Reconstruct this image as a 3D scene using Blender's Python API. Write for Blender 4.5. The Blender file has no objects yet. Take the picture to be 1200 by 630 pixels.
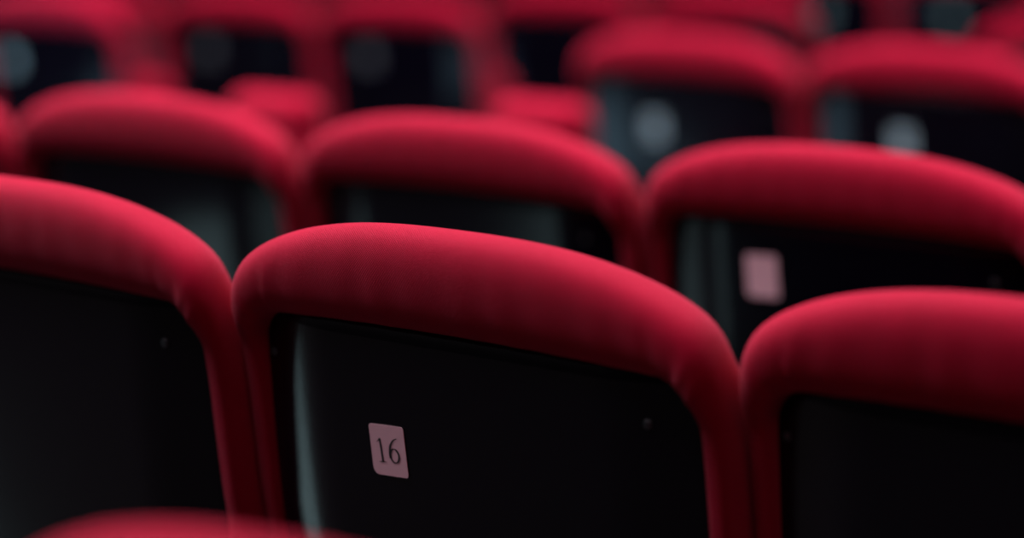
import bpy, bmesh, math, random
from mathutils import Vector, Matrix

random.seed(7)
S = bpy.context.scene
COL = S.collection
PI = math.pi
PITCH = 0.54          # seat-to-seat spacing in a row (m)
ZN = 0.86             # height above the floor where neighbouring backs meet
EYE = 1.31            # camera height over the floor of the numbered row
TILT = math.radians(6)

# ------------------------------------------------------------------ camera
F_PX = 3000.0
PITCH_DOWN = math.radians(11.27)
ROLL = math.radians(-1.5)
cam_d = bpy.data.cameras.new('camera')
cam = bpy.data.objects.new('camera', cam_d)
COL.objects.link(cam)
cam_d.sensor_width = 36
cam_d.lens = F_PX / 1200 * 36
cam_d.clip_start = 0.05
cam.matrix_world = (Matrix.Translation((0, 0, EYE)) @ Matrix.Rotation(PI / 2 - PITCH_DOWN, 4, 'X')
                    @ Matrix.Rotation(ROLL, 4, 'Z'))
cam_d.dof.use_dof = True
cam_d.dof.focus_distance = 2.16
cam_d.dof.aperture_fstop = 1.55
S.camera = cam


def at_pixel(u, v, depth):
    """Point of the place that the lens sees at pixel (u, v), at that distance along the view axis."""
    p = Vector(((u - 600) / F_PX * depth, -(v - 315) / F_PX * depth, -depth))
    return cam.matrix_world @ p


# ------------------------------------------------------------------ materials
def new_mat(name):
    m = bpy.data.materials.new(name)
    m.use_nodes = True
    nt = m.node_tree
    return m, nt, nt.nodes['Principled BSDF']


def node(nt, typ, **kw):
    n = nt.nodes.new(typ)
    for k, v in kw.items():
        setattr(n, k, v)
    return n


def math_node(nt, op, a, b=None):
    n = node(nt, 'ShaderNodeMath', operation=op)
    for i, x in enumerate((a, b)):
        if x is None:
            continue
        if isinstance(x, (int, float)):
            n.inputs[i].default_value = x
        else:
            nt.links.new(x, n.inputs[i])
    return n.outputs[0]


def fabric_material():
    m, nt, b = new_mat('red_fabric')
    b.inputs['Roughness'].default_value = 0.85
    b.inputs['Specular IOR Level'].default_value = 0.06
    b.inputs['Sheen Weight'].default_value = 0.3
    b.inputs['Sheen Roughness'].default_value = 0.4
    b.inputs['Sheen Tint'].default_value = (1.0, 0.25, 0.34, 1)
    uv = node(nt, 'ShaderNodeUVMap', uv_map='weave')
    sep = node(nt, 'ShaderNodeSeparateXYZ')
    nt.links.new(uv.outputs[0], sep.inputs[0])
    k = 2 * PI / 0.0026
    su = math_node(nt, 'SINE', math_node(nt, 'MULTIPLY', sep.outputs[0], k))
    sv = math_node(nt, 'SINE', math_node(nt, 'MULTIPLY', sep.outputs[1], k))
    weave = math_node(nt, 'MULTIPLY', su, sv)
    tc = node(nt, 'ShaderNodeTexCoord')
    nz = node(nt, 'ShaderNodeTexNoise')
    nz.inputs['Scale'].default_value = 900
    nz.inputs['Detail'].default_value = 3
    nt.links.new(tc.outputs['Object'], nz.inputs['Vector'])
    big = node(nt, 'ShaderNodeTexNoise')
    big.inputs['Scale'].default_value = 22
    big.inputs['Detail'].default_value = 4
    nt.links.new(tc.outputs['Object'], big.inputs['Vector'])
    h = math_node(nt, 'ADD', math_node(nt, 'MULTIPLY', weave, 0.5), math_node(nt, 'MULTIPLY', nz.outputs[0], 1.3))
    bump = node(nt, 'ShaderNodeBump')
    bump.inputs['Strength'].default_value = 0.75
    bump.inputs['Distance'].default_value = 0.0007
    nt.links.new(h, bump.inputs['Height'])
    nt.links.new(bump.outputs[0], b.inputs['Normal'])
    # thread colour: deep red with a little yarn-to-yarn variation and faint wear
    ramp = node(nt, 'ShaderNodeValToRGB')
    ramp.color_ramp.elements[0].position = 0.2
    ramp.color_ramp.elements[0].color = (0.20, 0.0004, 0.012, 1)
    ramp.color_ramp.elements[1].position = 0.8
    ramp.color_ramp.elements[1].color = (0.30, 0.0009, 0.021, 1)
    mixv = math_node(nt, 'ADD', math_node(nt, 'MULTIPLY', nz.outputs[0], 0.6), math_node(nt, 'MULTIPLY', big.outputs[0], 0.4))
    mixv = math_node(nt, 'ADD', mixv, math_node(nt, 'MULTIPLY', weave, 0.45))
    nt.links.new(mixv, ramp.inputs[0])
    nt.links.new(ramp.outputs[0], b.inputs['Base Color'])
    return m


def panel_material():
    m, nt, b = new_mat('black_shell')
    b.inputs['Base Color'].default_value = (0.0014, 0.0011, 0.0035, 1)
    b.inputs['Specular IOR Level'].default_value = 0.19
    tc = node(nt, 'ShaderNodeTexCoord')
    nz = node(nt, 'ShaderNodeTexNoise')
    nz.inputs['Scale'].default_value = 160
    nt.links.new(tc.outputs['Object'], nz.inputs['Vector'])
    mr = node(nt, 'ShaderNodeMapRange')
    mr.inputs['To Min'].default_value = 0.15
    mr.inputs['To Max'].default_value = 0.19
    nt.links.new(nz.outputs[0], mr.inputs[0])
    nt.links.new(mr.outputs[0], b.inputs['Roughness'])
    bump = node(nt, 'ShaderNodeBump')
    bump.inputs['Strength'].default_value = 0.06
    bump.inputs['Distance'].default_value = 0.001
    nt.links.new(nz.outputs[0], bump.inputs['Height'])
    nt.links.new(bump.outputs[0], b.inputs['Normal'])
    return m


def plain_material(name, col, rough, metal=0.0, scale=60, vary=0.15):
    m, nt, b = new_mat(name)
    tc = node(nt, 'ShaderNodeTexCoord')
    nz = node(nt, 'ShaderNodeTexNoise')
    nz.inputs['Scale'].default_value = scale
    nz.inputs['Detail'].default_value = 4
    nt.links.new(tc.outputs['Object'], nz.inputs['Vector'])
    r = node(nt, 'ShaderNodeValToRGB')
    r.color_ramp.elements[0].color = tuple(c * (1 - vary) for c in col) + (1,)
    r.color_ramp.elements[1].color = tuple(min(1, c * (1 + vary)) for c in col) + (1,)
    nt.links.new(nz.outputs[0], r.inputs[0])
    nt.links.new(r.outputs[0], b.inputs['Base Color'])
    b.inputs['Roughness'].default_value = rough
    b.inputs['Metallic'].default_value = metal
    return m


FABRIC = fabric_material()
SHELL = panel_material()
PAPER = plain_material('plate_paper', (0.56, 0.35, 0.40), 0.55, 0, 90, 0.05)
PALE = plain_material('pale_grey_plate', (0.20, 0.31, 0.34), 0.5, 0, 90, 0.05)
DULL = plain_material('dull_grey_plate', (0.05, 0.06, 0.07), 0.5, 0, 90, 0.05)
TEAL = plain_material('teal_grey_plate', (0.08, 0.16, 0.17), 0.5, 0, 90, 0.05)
INK = plain_material('black_ink', (0.01, 0.008, 0.01), 0.6)
STEEL = plain_material('dark_steel', (0.05, 0.05, 0.055), 0.4, 0.8)
IRON = plain_material('black_iron', (0.02, 0.02, 0.02), 0.5, 0.2)
CARPET = plain_material('dark_carpet', (0.006, 0.003, 0.004), 0.95, 0, 300, 0.4)
WALLP = plain_material('dark_wall_paint', (0.012, 0.010, 0.012), 0.9, 0, 8, 0.2)


# ------------------------------------------------------------------ mesh helpers
def link(name, me, mat, parent=None, smooth=True):
    o = bpy.data.objects.new(name, me)
    if mat:
        me.materials.append(mat)
    if smooth:
        for p in me.polygons:
            p.use_smooth = True
    COL.objects.link(o)
    if parent:
        o.parent = parent
    return o


def mesh_from(name, verts, faces, uvs=None):
    me = bpy.data.meshes.new(name)
    me.from_pydata([tuple(v) for v in verts], [], faces)
    if uvs:
        l = me.uv_layers.new(name='weave')
        for lp in me.loops:
            l.data[lp.index].uv = uvs[lp.index]
    me.update()
    return me


def rounded_box(name, lo, hi, r, seg=3, puff=0.0):
    bm = bmesh.new()
    bmesh.ops.create_cube(bm, size=1)
    lo, hi = Vector(lo), Vector(hi)
    for v in bm.verts:
        v.co = Vector([(lo[i] + hi[i]) / 2 + v.co[i] * (hi[i] - lo[i]) for i in range(3)])
    bmesh.ops.bevel(bm, geom=bm.edges[:], offset=r, segments=seg, profile=0.5, affect='EDGES')
    if puff:
        bmesh.ops.subdivide_edges(bm, edges=bm.edges[:], cuts=3, use_grid_fill=True)
        c = (lo + hi) / 2
        h = (hi - lo) / 2
        for v in bm.verts:
            q = [(v.co[i] - c[i]) / h[i] for i in range(3)]
            v.co.z += puff * (1 - min(1, q[0] ** 2)) * (1 - min(1, q[1] ** 2)) * (1 if q[2] > 0 else 0)
    bm.normal_update()
    uv = bm.loops.layers.uv.new('weave')
    for f in bm.faces:
        n = f.normal
        ax = max(range(3), key=lambda i: abs(n[i]))
        for lp in f.loops:
            c = lp.vert.co
            lp[uv].uv = [(c.y, c.z), (c.x, c.z), (c.x, c.y)][ax]
    me = bpy.data.meshes.new(name)
    bm.to_mesh(me)
    bm.free()
    return me


# ------------------------------------------------------------------ the seat
HW = 0.2685           # half width of one back
ARCH = 0.069          # rise of the arched top over the notch level
INX = 0.244           # half width of the black shell opening
ZB = 0.30             # lower end of the padded frame


def spow(x, p):
    return math.copysign(abs(x) ** p, x)


def outer_curve(hw, arch, zn, zb):
    """Outline of the back, from the lower left up, over the arched top, and down."""
    pts = [(-hw, zb + (zn - zb) * i / 40) for i in range(40)]
    N = 120
    for i in range(N + 1):
        x = -hw + 2 * hw * i / N
        u = abs(x) / hw
        pts.append((x, zn + arch * (1 - u ** 2.6) ** 0.62))
    pts += [(hw, zn - (zn - zb) * i / 40) for i in range(1, 41)]
    # ease the corner where side and arch meet
    for _ in range(12):
        q = pts[:]
        for i in range(1, len(pts) - 1):
            q[i] = tuple((pts[i - 1][k] + 2 * pts[i][k] + pts[i + 1][k]) / 4 for k in (0, 1))
        pts = q
    return pts


def resample(pts, n):
    L = [0]
    for a, b in zip(pts, pts[1:]):
        L.append(L[-1] + math.dist(a, b))
    out, j = [], 0
    for i in range(n):
        s = L[-1] * i / (n - 1)
        while j < len(pts) - 2 and L[j + 1] < s:
            j += 1
        f = (s - L[j]) / max(1e-9, L[j + 1] - L[j])
        out.append(tuple(pts[j][k] * (1 - f) + pts[j + 1][k] * f for k in (0, 1)))
    return out


def smoothstep(a, b, x):
    t = max(0, min(1, (x - a) / (b - a)))
    return t * t * (3 - 2 * t)


def frame_mesh(hw=HW, arch=ARCH, zn=ZN, zb=ZB, inx=INX, lip=0.026, bulge=0.034, crease=True):
    """Padded frame: a swept cushion roll, fat along the top and slim down both sides."""
    oc = outer_curve(hw, arch, zn, zb)
    zin = zn - lip                      # top edge of the shell opening
    rc = 0.035
    zc = zin - rc
    # split the outline into left side, left corner, top, right corner, right side
    def first(cond):
        return next(i for i, p in enumerate(oc) if cond(p))
    i1 = first(lambda p: p[1] > zc - 0.02)
    i2 = first(lambda p: p[0] > -inx + rc + 0.012)
    i3 = first(lambda p: p[0] > inx - rc - 0.012 and p[1] > zn)
    i4 = max(i for i, p in enumerate(oc) if p[1] > zc - 0.02)
    nS, nC, nT = 22, 16, 30
    outer = (resample(oc[:i1 + 1], nS) + resample(oc[i1:i2 + 1], nC)[1:] + resample(oc[i2:i3 + 1], nT)[1:]
             + resample(oc[i3:i4 + 1], nC)[1:] + resample(oc[i4:], nS)[1:])
    inner = [(-inx, zb + (zc - zb) * i / (nS - 1)) for i in range(nS)]
    inner += [(-inx + rc - rc * math.cos(PI / 2 * i / (nC - 1)), zc + rc * math.sin(PI / 2 * i / (nC - 1))) for i in range(1, nC)]
    inner += [(-inx + rc + 2 * (inx - rc) * i / (nT - 1), zin + 0.004 * math.sin(PI * i / (nT - 1))) for i in range(1, nT)]
    inner += [(inx - rc + rc * math.sin(PI / 2 * i / (nC - 1)), zc + rc * math.cos(PI / 2 * i / (nC - 1))) for i in range(1, nC)]
    inner += [(inx, zc - (zc - zb) * i / (nS - 1)) for i in range(1, nS)]
    NP = 28
    verts, rows, along = [], [], 0.0
    us = []
    for k, (po, pi_) in enumerate(zip(outer, inner)):
        if k:
            mid = ((po[0] + pi_[0]) / 2, (po[1] + pi_[1]) / 2)
            along += math.dist(mid, pm)
        pm = ((po[0] + pi_[0]) / 2, (po[1] + pi_[1]) / 2)
        us.append(along)
        topness = smoothstep(zn - 0.085, zn + 0.004, po[1])
        b = 0.018 + (bulge - 0.018) * topness
        front = 0.044 - 0.022 * topness
        ex = 0.55 + 0.30 * topness       # squarer down the sides, rounder over the top
        if crease:
            for zs in (zn - 0.125, zn - 0.235):
                if abs(po[0]) > hw * 0.9:
                    b -= 0.0025 * math.exp(-((po[1] - zs) / 0.006) ** 2)
        base = len(verts)
        for j in range(NP):
            ph = 2 * PI * j / NP
            ca, sa = spow(math.cos(ph), ex), spow(math.sin(ph), ex)
            a = 0.5 + 0.5 * ca
            y = (front - b) / 2 - (front + b) / 2 * sa
            # soft pulls where the cover is drawn down to the shell
            pull = 0.0012 * topness * max(0, sa) * (1 - a) * (math.sin(k * 1.9 + 0.6) + 0.7 * math.sin(k * 3.7 + 2.0))
            x = pi_[0] + (po[0] - pi_[0]) * a
            z = pi_[1] + (po[1] - pi_[1]) * a
            verts.append((x, y + pull, z))
        rows.append(base)
    # girth along the section for the weave coordinate
    faces, uvs = [], []
    girth = 0.26
    for k in range(len(rows) - 1):
        for j in range(NP):
            j2 = (j + 1) % NP
            faces.append((rows[k] + j, rows[k] + j2, rows[k + 1] + j2, rows[k + 1] + j))
            v0, v1 = girth * j / NP, girth * (j + 1) / NP
            uvs += [(us[k], v0), (us[k], v1), (us[k + 1], v1), (us[k + 1], v0)]
    for cap, rv in ((rows[0], True), (rows[-1], False)):
        loop = [cap + j for j in range(NP)]
        faces.append(tuple(loop[::-1] if rv else loop))
        uvs += [(0, 0)] * NP
    return mesh_from('padded_frame', verts, faces, uvs)


def panel_mesh(inx=INX, zt=ZN - 0.026, zb=ZB + 0.01, grow=0.006, proud=0.026):
    """Moulded black shell: flat in the middle, its long edges rolled forward."""
    w = inx + grow
    rc = 0.035 + grow
    top = zt + grow
    nx, nz = 120, 40
    verts, faces = [], []
    # cross-section: a flat middle, a chamfer along each long edge, a rolled rim
    N, tab = 400, [0.0]
    for i in range(1, N + 1):
        x = w * i / N
        sl = 0.012 * x / w + 0.22 * smoothstep(w - 0.110, w - 0.050, x) + 0.5 * smoothstep(w - 0.013, w, x)
        tab.append(tab[-1] + sl * w / N)

    def y_at(x, z=0.74):
        q = min(N - 1e-6, abs(x) / w * N)
        k = int(q)
        return -proud + tab[k] + (tab[k + 1] - tab[k]) * (q - k) + 0.20 * (z - 0.62) ** 2 - 0.003
    for side in (0, 1):
        for i in range(nx + 1):
            x = -w + 2 * w * i / nx
            d = abs(x) - (w - rc)
            zt_x = top - (rc - math.sqrt(max(0, rc * rc - d * d)) if d > 0 else 0)
            for j in range(nz + 1):
                z = zb + (zt_x - zb) * j / nz
                verts.append((x, y_at(x, z) + (0.010 if side else 0), z))
    n1 = (nx + 1) * (nz + 1)
    idx = lambda s, i, j: s * n1 + i * (nz + 1) + j
    for i in range(nx):
        for j in range(nz):
            faces.append((idx(0, i, j), idx(0, i + 1, j), idx(0, i + 1, j + 1), idx(0, i, j + 1)))
            faces.append((idx(1, i, j), idx(1, i, j + 1), idx(1, i + 1, j + 1), idx(1, i + 1, j)))
    for i in range(nx):
        faces.append((idx(0, i, 0), idx(1, i, 0), idx(1, i + 1, 0), idx(0, i + 1, 0)))
        faces.append((idx(0, i, nz), idx(0, i + 1, nz), idx(1, i + 1, nz), idx(1, i, nz)))
    for j in range(nz):
        faces.append((idx(0, 0, j), idx(0, 0, j + 1), idx(1, 0, j + 1), idx(1, 0, j)))
        faces.append((idx(0, nx, j), idx(1, nx, j), idx(1, nx, j + 1), idx(0, nx, j + 1)))
    return mesh_from('back_shell', verts, faces), y_at


def plate_mesh(w, h, t, r=0.003):
    """Small label with rounded corners, facing -y, centred at the origin."""
    pts = []
    for cx, cz, a0 in ((w / 2 - r, h / 2 - r, 0), (-w / 2 + r, h / 2 - r, 90), (-w / 2 + 2.2 * r, -h / 2 + 2.2 * r, 180), (w / 2 - r, -h / 2 + r, 270)):
        rr = 2.2 * r if a0 == 180 else r
        for i in range(6):
            a = math.radians(a0 + 18 * i)
            pts.append((cx + rr * math.cos(a), cz + rr * math.sin(a)))
    n = len(pts)
    verts = [(x, -t, z) for x, z in pts] + [(x, 0, z) for x, z in pts]
    faces = [tuple(range(n))] + [tuple(range(2 * n - 1, n - 1, -1))]
    faces += [(i, n + i, n + (i + 1) % n, (i + 1) % n) for i in range(n)]
    me = mesh_from('number_plate', verts, faces)
    return me


def tube_outline(pts, widths):
    """Flat stroke with varying width along a polyline, as a list of quads (x, z)."""
    L, R = [], []
    for i, p in enumerate(pts):
        a = pts[max(0, i - 1)]
        b = pts[min(len(pts) - 1, i + 1)]
        d = Vector((b[0] - a[0], b[1] - a[1])).normalized()
        n = Vector((-d.y, d.x)) * widths[i] / 2
        L.append((p[0] + n.x, p[1] + n.y))
        R.append((p[0] - n.x, p[1] - n.y))
    return L, R


def numerals_mesh():
    """The figures 1 and 6 in a thin serif hand, unit height, lying on y = 0."""
    verts, faces = [], []
    def stroke(pts, widths):
        L, R = tube_outline(pts, widths)
        b = len(verts)
        for (lx, lz), (rx, rz) in zip(L, R):
            verts.append((lx, 0, lz)); verts.append((rx, 0, rz))
            verts.append((lx, 0.012, lz)); verts.append((rx, 0.012, rz))
        for i in range(len(pts) - 1):
            q = b + 4 * i
            faces.append((q, q + 1, q + 5, q + 4))
            faces.append((q, q + 4, q + 6, q + 2))
            faces.append((q + 1, q + 3, q + 7, q + 5))
    # one: flag, stem, foot serif
    stroke([(-0.62, 0.84), (-0.52, 0.90), (-0.42, 0.985)], [0.02, 0.05, 0.07])
    stroke([(-0.42, 1.0), (-0.42, 0.5), (-0.42, 0.03)], [0.10, 0.105, 0.105])
    stroke([(-0.62, 0.015), (-0.5, 0.022), (-0.42, 0.03), (-0.34, 0.022), (-0.22, 0.015)], [0.025, 0.035, 0.05, 0.035, 0.025])
    # six: sweeping stem and closed bowl
    st = []
    for i in range(15):
        t = i / 14
        a = math.radians(90 + 100 * t)
        st.append((0.52 + 0.52 * math.cos(a) * 0.98 + 0.02, 0.30 + 0.70 * math.sin(a)))
    stroke(st, [0.02 + 0.09 * min(1, i / 8) for i in range(15)])
    bowl, bw = [], []
    for i in range(37):
        a = 2 * PI * i / 36
        bowl.append((0.29 + 0.235 * math.cos(a), 0.29 + 0.285 * math.sin(a)))
        bw.append(0.035 + 0.075 * abs(math.cos(a)))
    stroke(bowl, bw)
    return mesh_from('numerals', verts, faces)


BACK = Matrix.Translation((0, 0, 0.40)) @ Matrix.Rotation(TILT, 4, 'X') @ Matrix.Translation((0, 0, -0.40))
SHARED = {}


def shared(key, fn):
    if key not in SHARED:
        SHARED[key] = fn()
    return SHARED[key]


def part(name, me, mat, parent, mtx=None, subsurf=0, smooth=True):
    o = bpy.data.objects.new(name, me)
    if not me.materials:
        me.materials.append(mat)
        for p in me.polygons:
            p.use_smooth = smooth
    COL.objects.link(o)
    o.parent = parent
    if mtx is not None:
        o.matrix_local = mtx
    if subsurf:
        md = o.modifiers.new('smooth', 'SUBSURF')
        md.levels = md.render_levels = subsurf
    return o


PANEL_ME, PANEL_Y = panel_mesh()


def screw_mesh():
    bm = bmesh.new()
    bmesh.ops.create_uvsphere(bm, u_segments=14, v_segments=8, radius=0.0045)
    for v in bm.verts:
        v.co = Vector((v.co.x, v.co.z * 0.45, v.co.y))
    for v in bm.verts:                    # driver slot
        if v.co.y < -0.001 and abs(v.co.z) < 0.0009:
            v.co.y += 0.0012
    bmesh.ops.recalc_face_normals(bm, faces=bm.faces[:])
    me = bpy.data.meshes.new('screw')
    bm.to_mesh(me)
    bm.free()
    return me


FRAME_ME = frame_mesh()
PAD_ME = rounded_box('back_pad', (-0.206, 0.022, 0.42), (0.206, 0.075, 0.832), 0.026, 4)
# the seats are tipped up, their black undersides facing the stage
CUSHION_ME = rounded_box('seat_cushion', (-0.228, 0.092, 0.40), (0.228, 0.170, 0.690), 0.03, 4)
UNDER_ME = rounded_box('cushion_shell', (-0.232, 0.155, 0.392), (0.232, 0.192, 0.683), 0.012, 3)
LEG_ME = rounded_box('leg', (-0.025, 0.03, 0.0), (0.025, 0.26, 0.40), 0.008, 2)
FOOT_ME = rounded_box('foot', (-0.045, 0.0, 0.0), (0.045, 0.30, 0.015), 0.004, 2)
SCREW_ME = screw_mesh()


def build_seat():
    root = bpy.data.objects.new('theatre_seat', None)
    COL.objects.link(root)
    part('padded_frame', FRAME_ME, FABRIC, root, BACK, 1)
    sh = part('back_shell', PANEL_ME, SHELL, root, BACK)
    sh['label'] = 'black moulded shell on the rear of the back'
    for x in (-0.234, 0.196):
        part('screw', SCREW_ME, STEEL, sh, Matrix.Translation((x, PANEL_Y(x, ZN - 0.066) - 0.0005, ZN - 0.066)))
    part('back_pad', PAD_ME, FABRIC, root, BACK)
    cu = part('seat_cushion', CUSHION_ME, FABRIC, root)
    part('cushion_shell', UNDER_ME, SHELL, cu)['label'] = 'black underside of the tipped-up cushion'
    for sx in (-1, 1):
        lg = part('leg', LEG_ME, IRON, root, Matrix.Translation((sx * 0.20, 0, 0)))
        part('foot', FOOT_ME, IRON, lg)
    return root


def copy_tree(o, parent=None):
    c = o.copy()
    COL.objects.link(c)
    if parent:
        c.parent = parent
    for ch in o.children:
        copy_tree(ch, c)
    return c


NOTCH = BACK @ Vector((-PITCH / 2, 0, ZN))      # the top left corner of a seat, in its own space
PROTO = build_seat()
first_used = []
FLOORS = []


def place_seat(pt, yaw, label, group, dz=0.0):
    """Stand a seat so that its upper left corner is at pt; yaw turns the row's right end nearer."""
    r = PROTO if not first_used else copy_tree(PROTO)
    first_used.append(r)
    # each seat is turned a touch more than its row, so the backs overlap like shingles
    R = Matrix.Rotation(-yaw, 4, 'Z')
    mid = Vector(pt) + R @ Vector((PITCH / 2, 0, 0))
    R = Matrix.Rotation(-yaw - math.radians(2.5), 4, 'Z')
    base = mid - R @ (NOTCH + Vector((PITCH / 2, 0, 0)))
    r.matrix_world = Matrix.Translation(base) @ R
    r['label'] = label
    r['category'] = 'seat'
    r['group'] = group
    FLOORS.append((base, yaw))
    return r


def add_plate(seat, x, z, w=0.040, h=0.045, turn=3.0, numerals=False, label=None, mat=None):
    me = shared(('plate', w, h, mat), lambda: plate_mesh(w, h, 0.0006))
    slope = (PANEL_Y(x + 0.002) - PANEL_Y(x - 0.002)) / 0.004
    rise = 0.40 * (z - 0.62)
    m = (BACK @ Matrix.Translation((x, PANEL_Y(x, z) - 0.0006, z))
         @ Matrix.Rotation(math.atan(slope), 4, 'Z') @ Matrix.Rotation(-math.atan(rise), 4, 'X') @ Matrix.Rotation(math.radians(-turn), 4, 'Y'))
    p = part('number_plate', me, mat or PAPER, seat, m, smooth=False)
    if label:
        p['label'] = label
    if numerals:
        nm = numerals_mesh()
        s = 0.0215
        q = part('numerals', nm, INK, p, Matrix.Translation((0.0015, -0.0009, -0.0105)) @ Matrix.Rotation(math.radians(-3), 4, 'Y')
                 @ Matrix.Diagonal((s, s * 0.02, s, 1)), smooth=False)
        q['label'] = 'thin black serif figures 16'
    return p


def row(x0, y0, ztop, yaw_deg, idx):
    ps = math.radians(yaw_deg)
    return Vector((x0 + idx * PITCH * math.cos(ps), y0 - idx * PITCH * math.sin(ps), EYE + ztop)), ps


def on_floor(u, v, z):
    """Where a seat's upper left corner must be to show at pixel (u, v) when the seat stands on floor height z."""
    k = EYE - at_pixel(u, v, 1.0).z
    return at_pixel(u, v, (EYE - z - NOTCH.z) / k)


# ---- the numbered row in focus
GA = 'seats of the sharp front row'
A = (-0.249, 2.251, -0.448, 38.56)
place_seat(*row(*A, -1), 'red seat with wide black back cut off by the left edge, beside number 16', GA)
s16 = place_seat(*row(*A, 0), 'sharp red seat with white 16 plate on its black back', GA)
add_plate(s16, -0.084, 0.730, 0.041, 0.0455, 3, True, 'small pinkish white plate')
place_seat(*row(*A, 1), 'red seat at the right edge, directly right of the seat numbered 16', GA)

# ---- nearer row: one blurred top
GZ = 'seat in the nearest row'
zpt = at_pixel(-6, 701, 1.34)
place_seat(zpt, math.radians(38.5), 'blurred red seat top poking up at the bottom left, nearest of all', GZ)

# ---- second row
GB = 'seats of the second row'
B = (-0.705, 3.650, -0.503, 36.77)
LB = ['sliver of a red seat at the left edge, leftmost of the second row',
      'blurred second-row red seat above the left-edge front seat, its top fully in view',
      'blurred second-row red seat directly behind the seat numbered 16',
      'blurred second-row red seat on the right with a pinkish plate on its black back']
for i in range(-1, 3):
    s = place_seat(*row(*B, i), LB[i + 1], GB)
    if i == 2:
        add_plate(s, -0.101, 0.772, 0.043, 0.050, 3, False, 'small pinkish plate, blurred')

# ---- third row, right-hand block
GC = 'seats of the third row'
_c = at_pixel(676, 69, 5.25)
C = (_c.x, _c.y, _c.z - EYE, 38.0)
LC = ['blurred third-row red seat right of centre with a pale plate spot',
      'blurred third-row red seat by the right edge with a bright plate spot']
for i in range(2):
    s = place_seat(*row(*C, i), LC[i], GC)
    add_plate(s, (-0.070, -0.046)[i], (0.735, 0.745)[i], 0.043, 0.05, 0, False, 'small pale grey plate, blurred', PALE)
FLOOR_C = FLOORS[-1][0].z
p = on_floor(-30, 14, FLOOR_C)
s = place_seat(p, math.radians(36), 'blurred red seat in the top left corner, left of a dark gap', GC)
add_plate(s, -0.135, 0.745, 0.043, 0.05, 0, False, None, PALE)

# ---- fourth row and beyond
GD = 'seats of the fourth row'
LD = ['red seat mostly hidden behind the top left corner seat',
      'very blurred red seat at the top left, right of the dark gap',
      'very blurred red seat left of top centre, above the seat behind number 16']
d0 = at_pixel(188, 12, 7.35)
ps = math.radians(30)
for i in (-1, 0, 1):
    q = d0 + Vector((i * PITCH * math.cos(ps), -i * PITCH * math.sin(ps), 0))
    s = place_seat(q, ps, LD[i + 1], GD)
    if i >= 0:
        add_plate(s, -0.097, 0.755, 0.05, 0.055, 0, False, 'small dull grey plate, blurred', DULL)
FLOOR_D = FLOORS[-1][0].z
GE = 'seats of the fifth row'
LE = ['very blurred red seat at top centre, only a narrow piece of dark back showing',
      'very blurred red seat directly above the third-row seat right of centre']
e0 = at_pixel(568, 6, 7.8)
for i in range(2):
    q = e0 + Vector((i * PITCH * math.cos(ps), -i * PITCH * math.sin(ps), 0))
    place_seat(q, ps, LE[i], GE)
FLOOR_E = FLOORS[-1][0].z
g0 = on_floor(1143, 46, FLOOR_E)
place_seat(g0, math.radians(33), 'blurred red seat top at the right edge, just above the third-row seats', GE)
GF = 'seats of the far rows'
f0 = at_pixel(872, -30, 8.9)
LF = ['far dark seat back at the top right beside a red shoulder, teal plate spot',
      'far dark seat back at the top right, further right, whole round teal plate spot']
for i in range(2):
    q = f0 + Vector((i * PITCH * math.cos(ps), -i * PITCH * math.sin(ps), 0))
    s = place_seat(q, ps, LF[i], GF)
    add_plate(s, (0.03, -0.05)[i], 0.735, 0.05, 0.055, 0, False, None, TEAL)
FLOOR_F = FLOORS[-1][0].z


# ------------------------------------------------------------------ the hall
# every row stands on its own level strip of the gently stepped floor
NA = Vector((math.sin(math.radians(35)), math.cos(math.radians(35)), 0))
TA = Vector((NA.y, -NA.x, 0))
ROOM = (-4.2, 8.0, -3.0, 14.0)          # x0, x1, y0, y1
STEPS = [(-9.0, 1.30, FLOORS[3][0].z), (1.30, 2.32, FLOORS[0][0].z), (2.32, 3.22, FLOORS[4][0].z), (3.22, 4.75, FLOOR_C),
         (4.75, 5.85, FLOOR_D), (5.85, 7.0, FLOOR_E), (7.0, 20.0, FLOOR_F)]


def floor_at(p):
    n = Vector((p[0], p[1], 0)).dot(NA)
    return next(z for a, b, z in STEPS if a <= n < b)


def clip(poly, axis, lim, keep_less):
    out = []
    for a, b in zip(poly, poly[1:] + poly[:1]):
        ia, ib = [(q[axis] <= lim) == keep_less or q[axis] == lim for q in (a, b)]
        if ia:
            out.append(a)
        if ia != ib:
            f = (lim - a[axis]) / (b[axis] - a[axis])
            out.append(tuple(a[k] + f * (b[k] - a[k]) for k in (0, 1)))
    return out


def prism(verts, faces, poly, z0, z1):
    n, b = len(poly), len(verts)
    verts += [(x, y, z1) for x, y in poly] + [(x, y, z0) for x, y in poly]
    faces.append(tuple(range(b, b + n)))
    faces.append(tuple(range(b + 2 * n - 1, b + n - 1, -1)))
    faces += [(b + i, b + n + i, b + n + (i + 1) % n, b + (i + 1) % n) for i in range(n)]


def slab(name, polys, mat):
    verts, faces = [], []
    for poly, z0, z1 in polys:
        prism(verts, faces, poly, z0, z1)
    me = mesh_from(name, verts, faces)
    bm = bmesh.new()
    bm.from_mesh(me)
    bmesh.ops.recalc_face_normals(bm, faces=bm.faces[:])
    bm.to_mesh(me)
    bm.free()
    o = link(name, me, mat, None, False)
    o['kind'] = 'structure'
    return o


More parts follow.
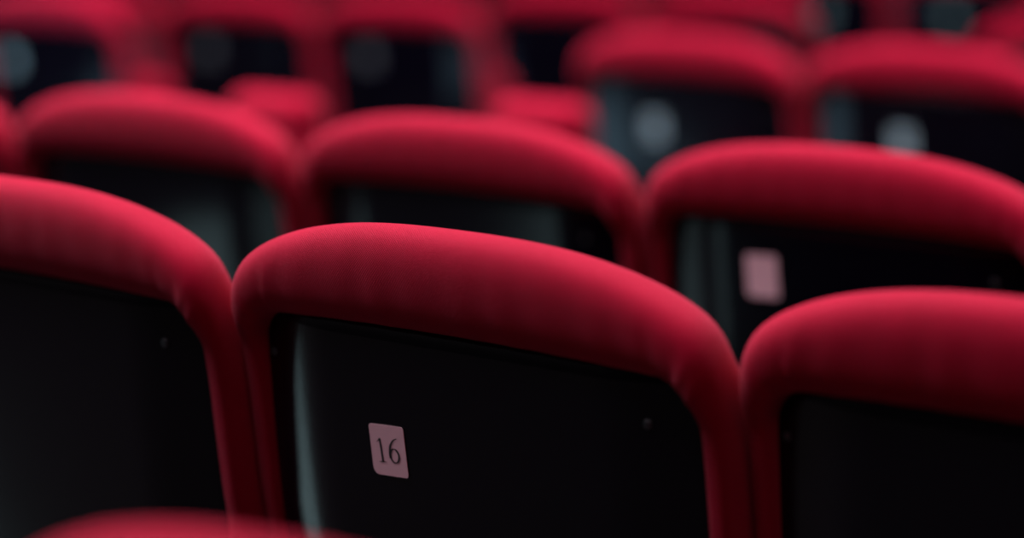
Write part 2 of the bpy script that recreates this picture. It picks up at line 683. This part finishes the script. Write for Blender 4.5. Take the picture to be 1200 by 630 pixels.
strips = []
for a, b, z in STEPS:
    poly = [tuple((NA * n + TA * t)[:2]) for n, t in ((a, -20), (a, 20), (b, 20), (b, -20))]
    for axis, lim, less in ((0, ROOM[0], False), (0, ROOM[1], True), (1, ROOM[2], False), (1, ROOM[3], True)):
        if poly:
            poly = clip(poly, axis, lim, less)
    if len(poly) > 2:
        strips.append((poly, -0.6, z))
slab('floor', strips, CARPET)
x0, x1, y0, y1 = ROOM
box = lambda a, b, c, d: [(a, c), (b, c), (b, d), (a, d)]
slab('wall_left', [(box(x0 - 0.2, x0, y0, y1), -0.6, 6)], WALLP)
slab('wall_right', [(box(x1, x1 + 0.2, y0, y1), -0.6, 6)], WALLP)
slab('wall_front', [(box(x0 - 0.2, x1 + 0.2, y1, y1 + 0.2), -0.6, 6)], WALLP)
slab('wall_back', [(box(x0 - 0.2, x1 + 0.2, y0 - 0.2, y0), -0.6, 6)], WALLP)
slab('ceiling', [(box(x0 - 0.2, x1 + 0.2, y0 - 0.2, y1 + 0.2), 6, 6.2)], WALLP)


# ---- low folding seats in the aisle between the second and fourth rows
def jump_seat(pt, yaw, label):
    """Narrow fold-down seat: low padded back on a single post."""
    root = bpy.data.objects.new('folding_seat', None)
    COL.objects.link(root)
    fz = floor_at(pt)
    h = pt[2] - fz
    me = shared('jump_back', lambda: rounded_box('back_pad', (-0.10, -0.03, -0.26), (0.10, 0.05, 0.0), 0.038, 6))
    part('back_pad', me, FABRIC, root, Matrix.Translation((0, 0, h)), 1)
    part('post', rounded_box('post', (-0.03, 0.051, 0.0), (0.03, 0.10, h - 0.10), 0.006, 2), IRON, root)
    me = shared('jump_seat', lambda: rounded_box('seat_cushion', (-0.10, 0.101, -0.06), (0.10, 0.36, 0.0), 0.02, 3))
    part('seat_cushion', me, FABRIC, root, Matrix.Translation((0, 0, 0.45)))
    part('base_plate', rounded_box('base_plate', (-0.10, -0.02, 0.0), (0.10, 0.18, 0.012), 0.004, 2), IRON, root)
    root.matrix_world = Matrix.Translation((pt[0], pt[1], fz)) @ Matrix.Rotation(-yaw, 4, 'Z')
    root['label'] = label
    root['category'] = 'seat'
    root['group'] = 'low red folding seats'
    return root


for (u, v, d, lab) in ((318, 107, 4.6, 'low red padded seat top in the gap between the left second-row seats'),
                       (632, 116, 4.45, 'low red padded seat top right of centre, above the second-row seat behind number 16')):
    jump_seat(at_pixel(u, v, d), math.radians(36), lab)


# ------------------------------------------------------------------ light
def area(name, loc, target, sx, sy, power, col):
    l = bpy.data.lights.new(name, 'AREA')
    l.shape = 'RECTANGLE'
    l.size, l.size_y = sx, sy
    l.energy = power
    l.color = col
    o = bpy.data.objects.new(name, l)
    COL.objects.link(o)
    o.location = loc
    o.rotation_euler = (Vector(target) - Vector(loc)).to_track_quat('-Z', 'Y').to_euler()
    return o


o = area('overhead_light', (-0.4, 3.75, 5.7), (0.0, 3.0, 0.9), 7.0, 6.8, 1760, (1.0, 0.88, 0.95))
o.data.spread = math.radians(150)
area('rear_fill_light', (1.5, -2.5, 4.6), (0, 3.0, 0.8), 4.0, 2.0, 46, (1.0, 0.50, 0.58))  # added pink fill behind the camera, standing in for red bounce off the seats
# added lights, no fixture: two upright, others low and flat, reflected in the shells
for y in (2.73, 3.34):
    area('upright_reflection_fill', (-1.25, y, 0.28), (0.0, y + 0.02, 0.28), 0.13, 0.46, 0.36, (0.60, 0.94, 1.0))
for x, y, sx, sy, turn, watts, col in ((-2.00, 5.50, 2.00, 1.50, 0, 22, (0.42, 0.76, 1.0)),
                                       (-1.40, 8.35, 1.00, 0.90, 0, 11, (0.46, 0.66, 1.0))):
    o = area('low_reflection_fill', (x, y, 0.06), (x, y, 2), sx, sy, watts, col)  # unseen added light, mirrored in the farther black shells
    o.rotation_euler = (PI, 0, -math.radians(turn))

w = bpy.data.worlds.new('hall')
S.world = w
w.use_nodes = True
w.node_tree.nodes['Background'].inputs[0].default_value = (0.6, 0.65, 0.9, 1)
w.node_tree.nodes['Background'].inputs[1].default_value = 0.002

S.view_settings.view_transform = 'Standard'
S.view_settings.look = 'None'
S.view_settings.gamma = 1
S.view_settings.use_curve_mapping = False
S.view_settings.exposure = 0.0
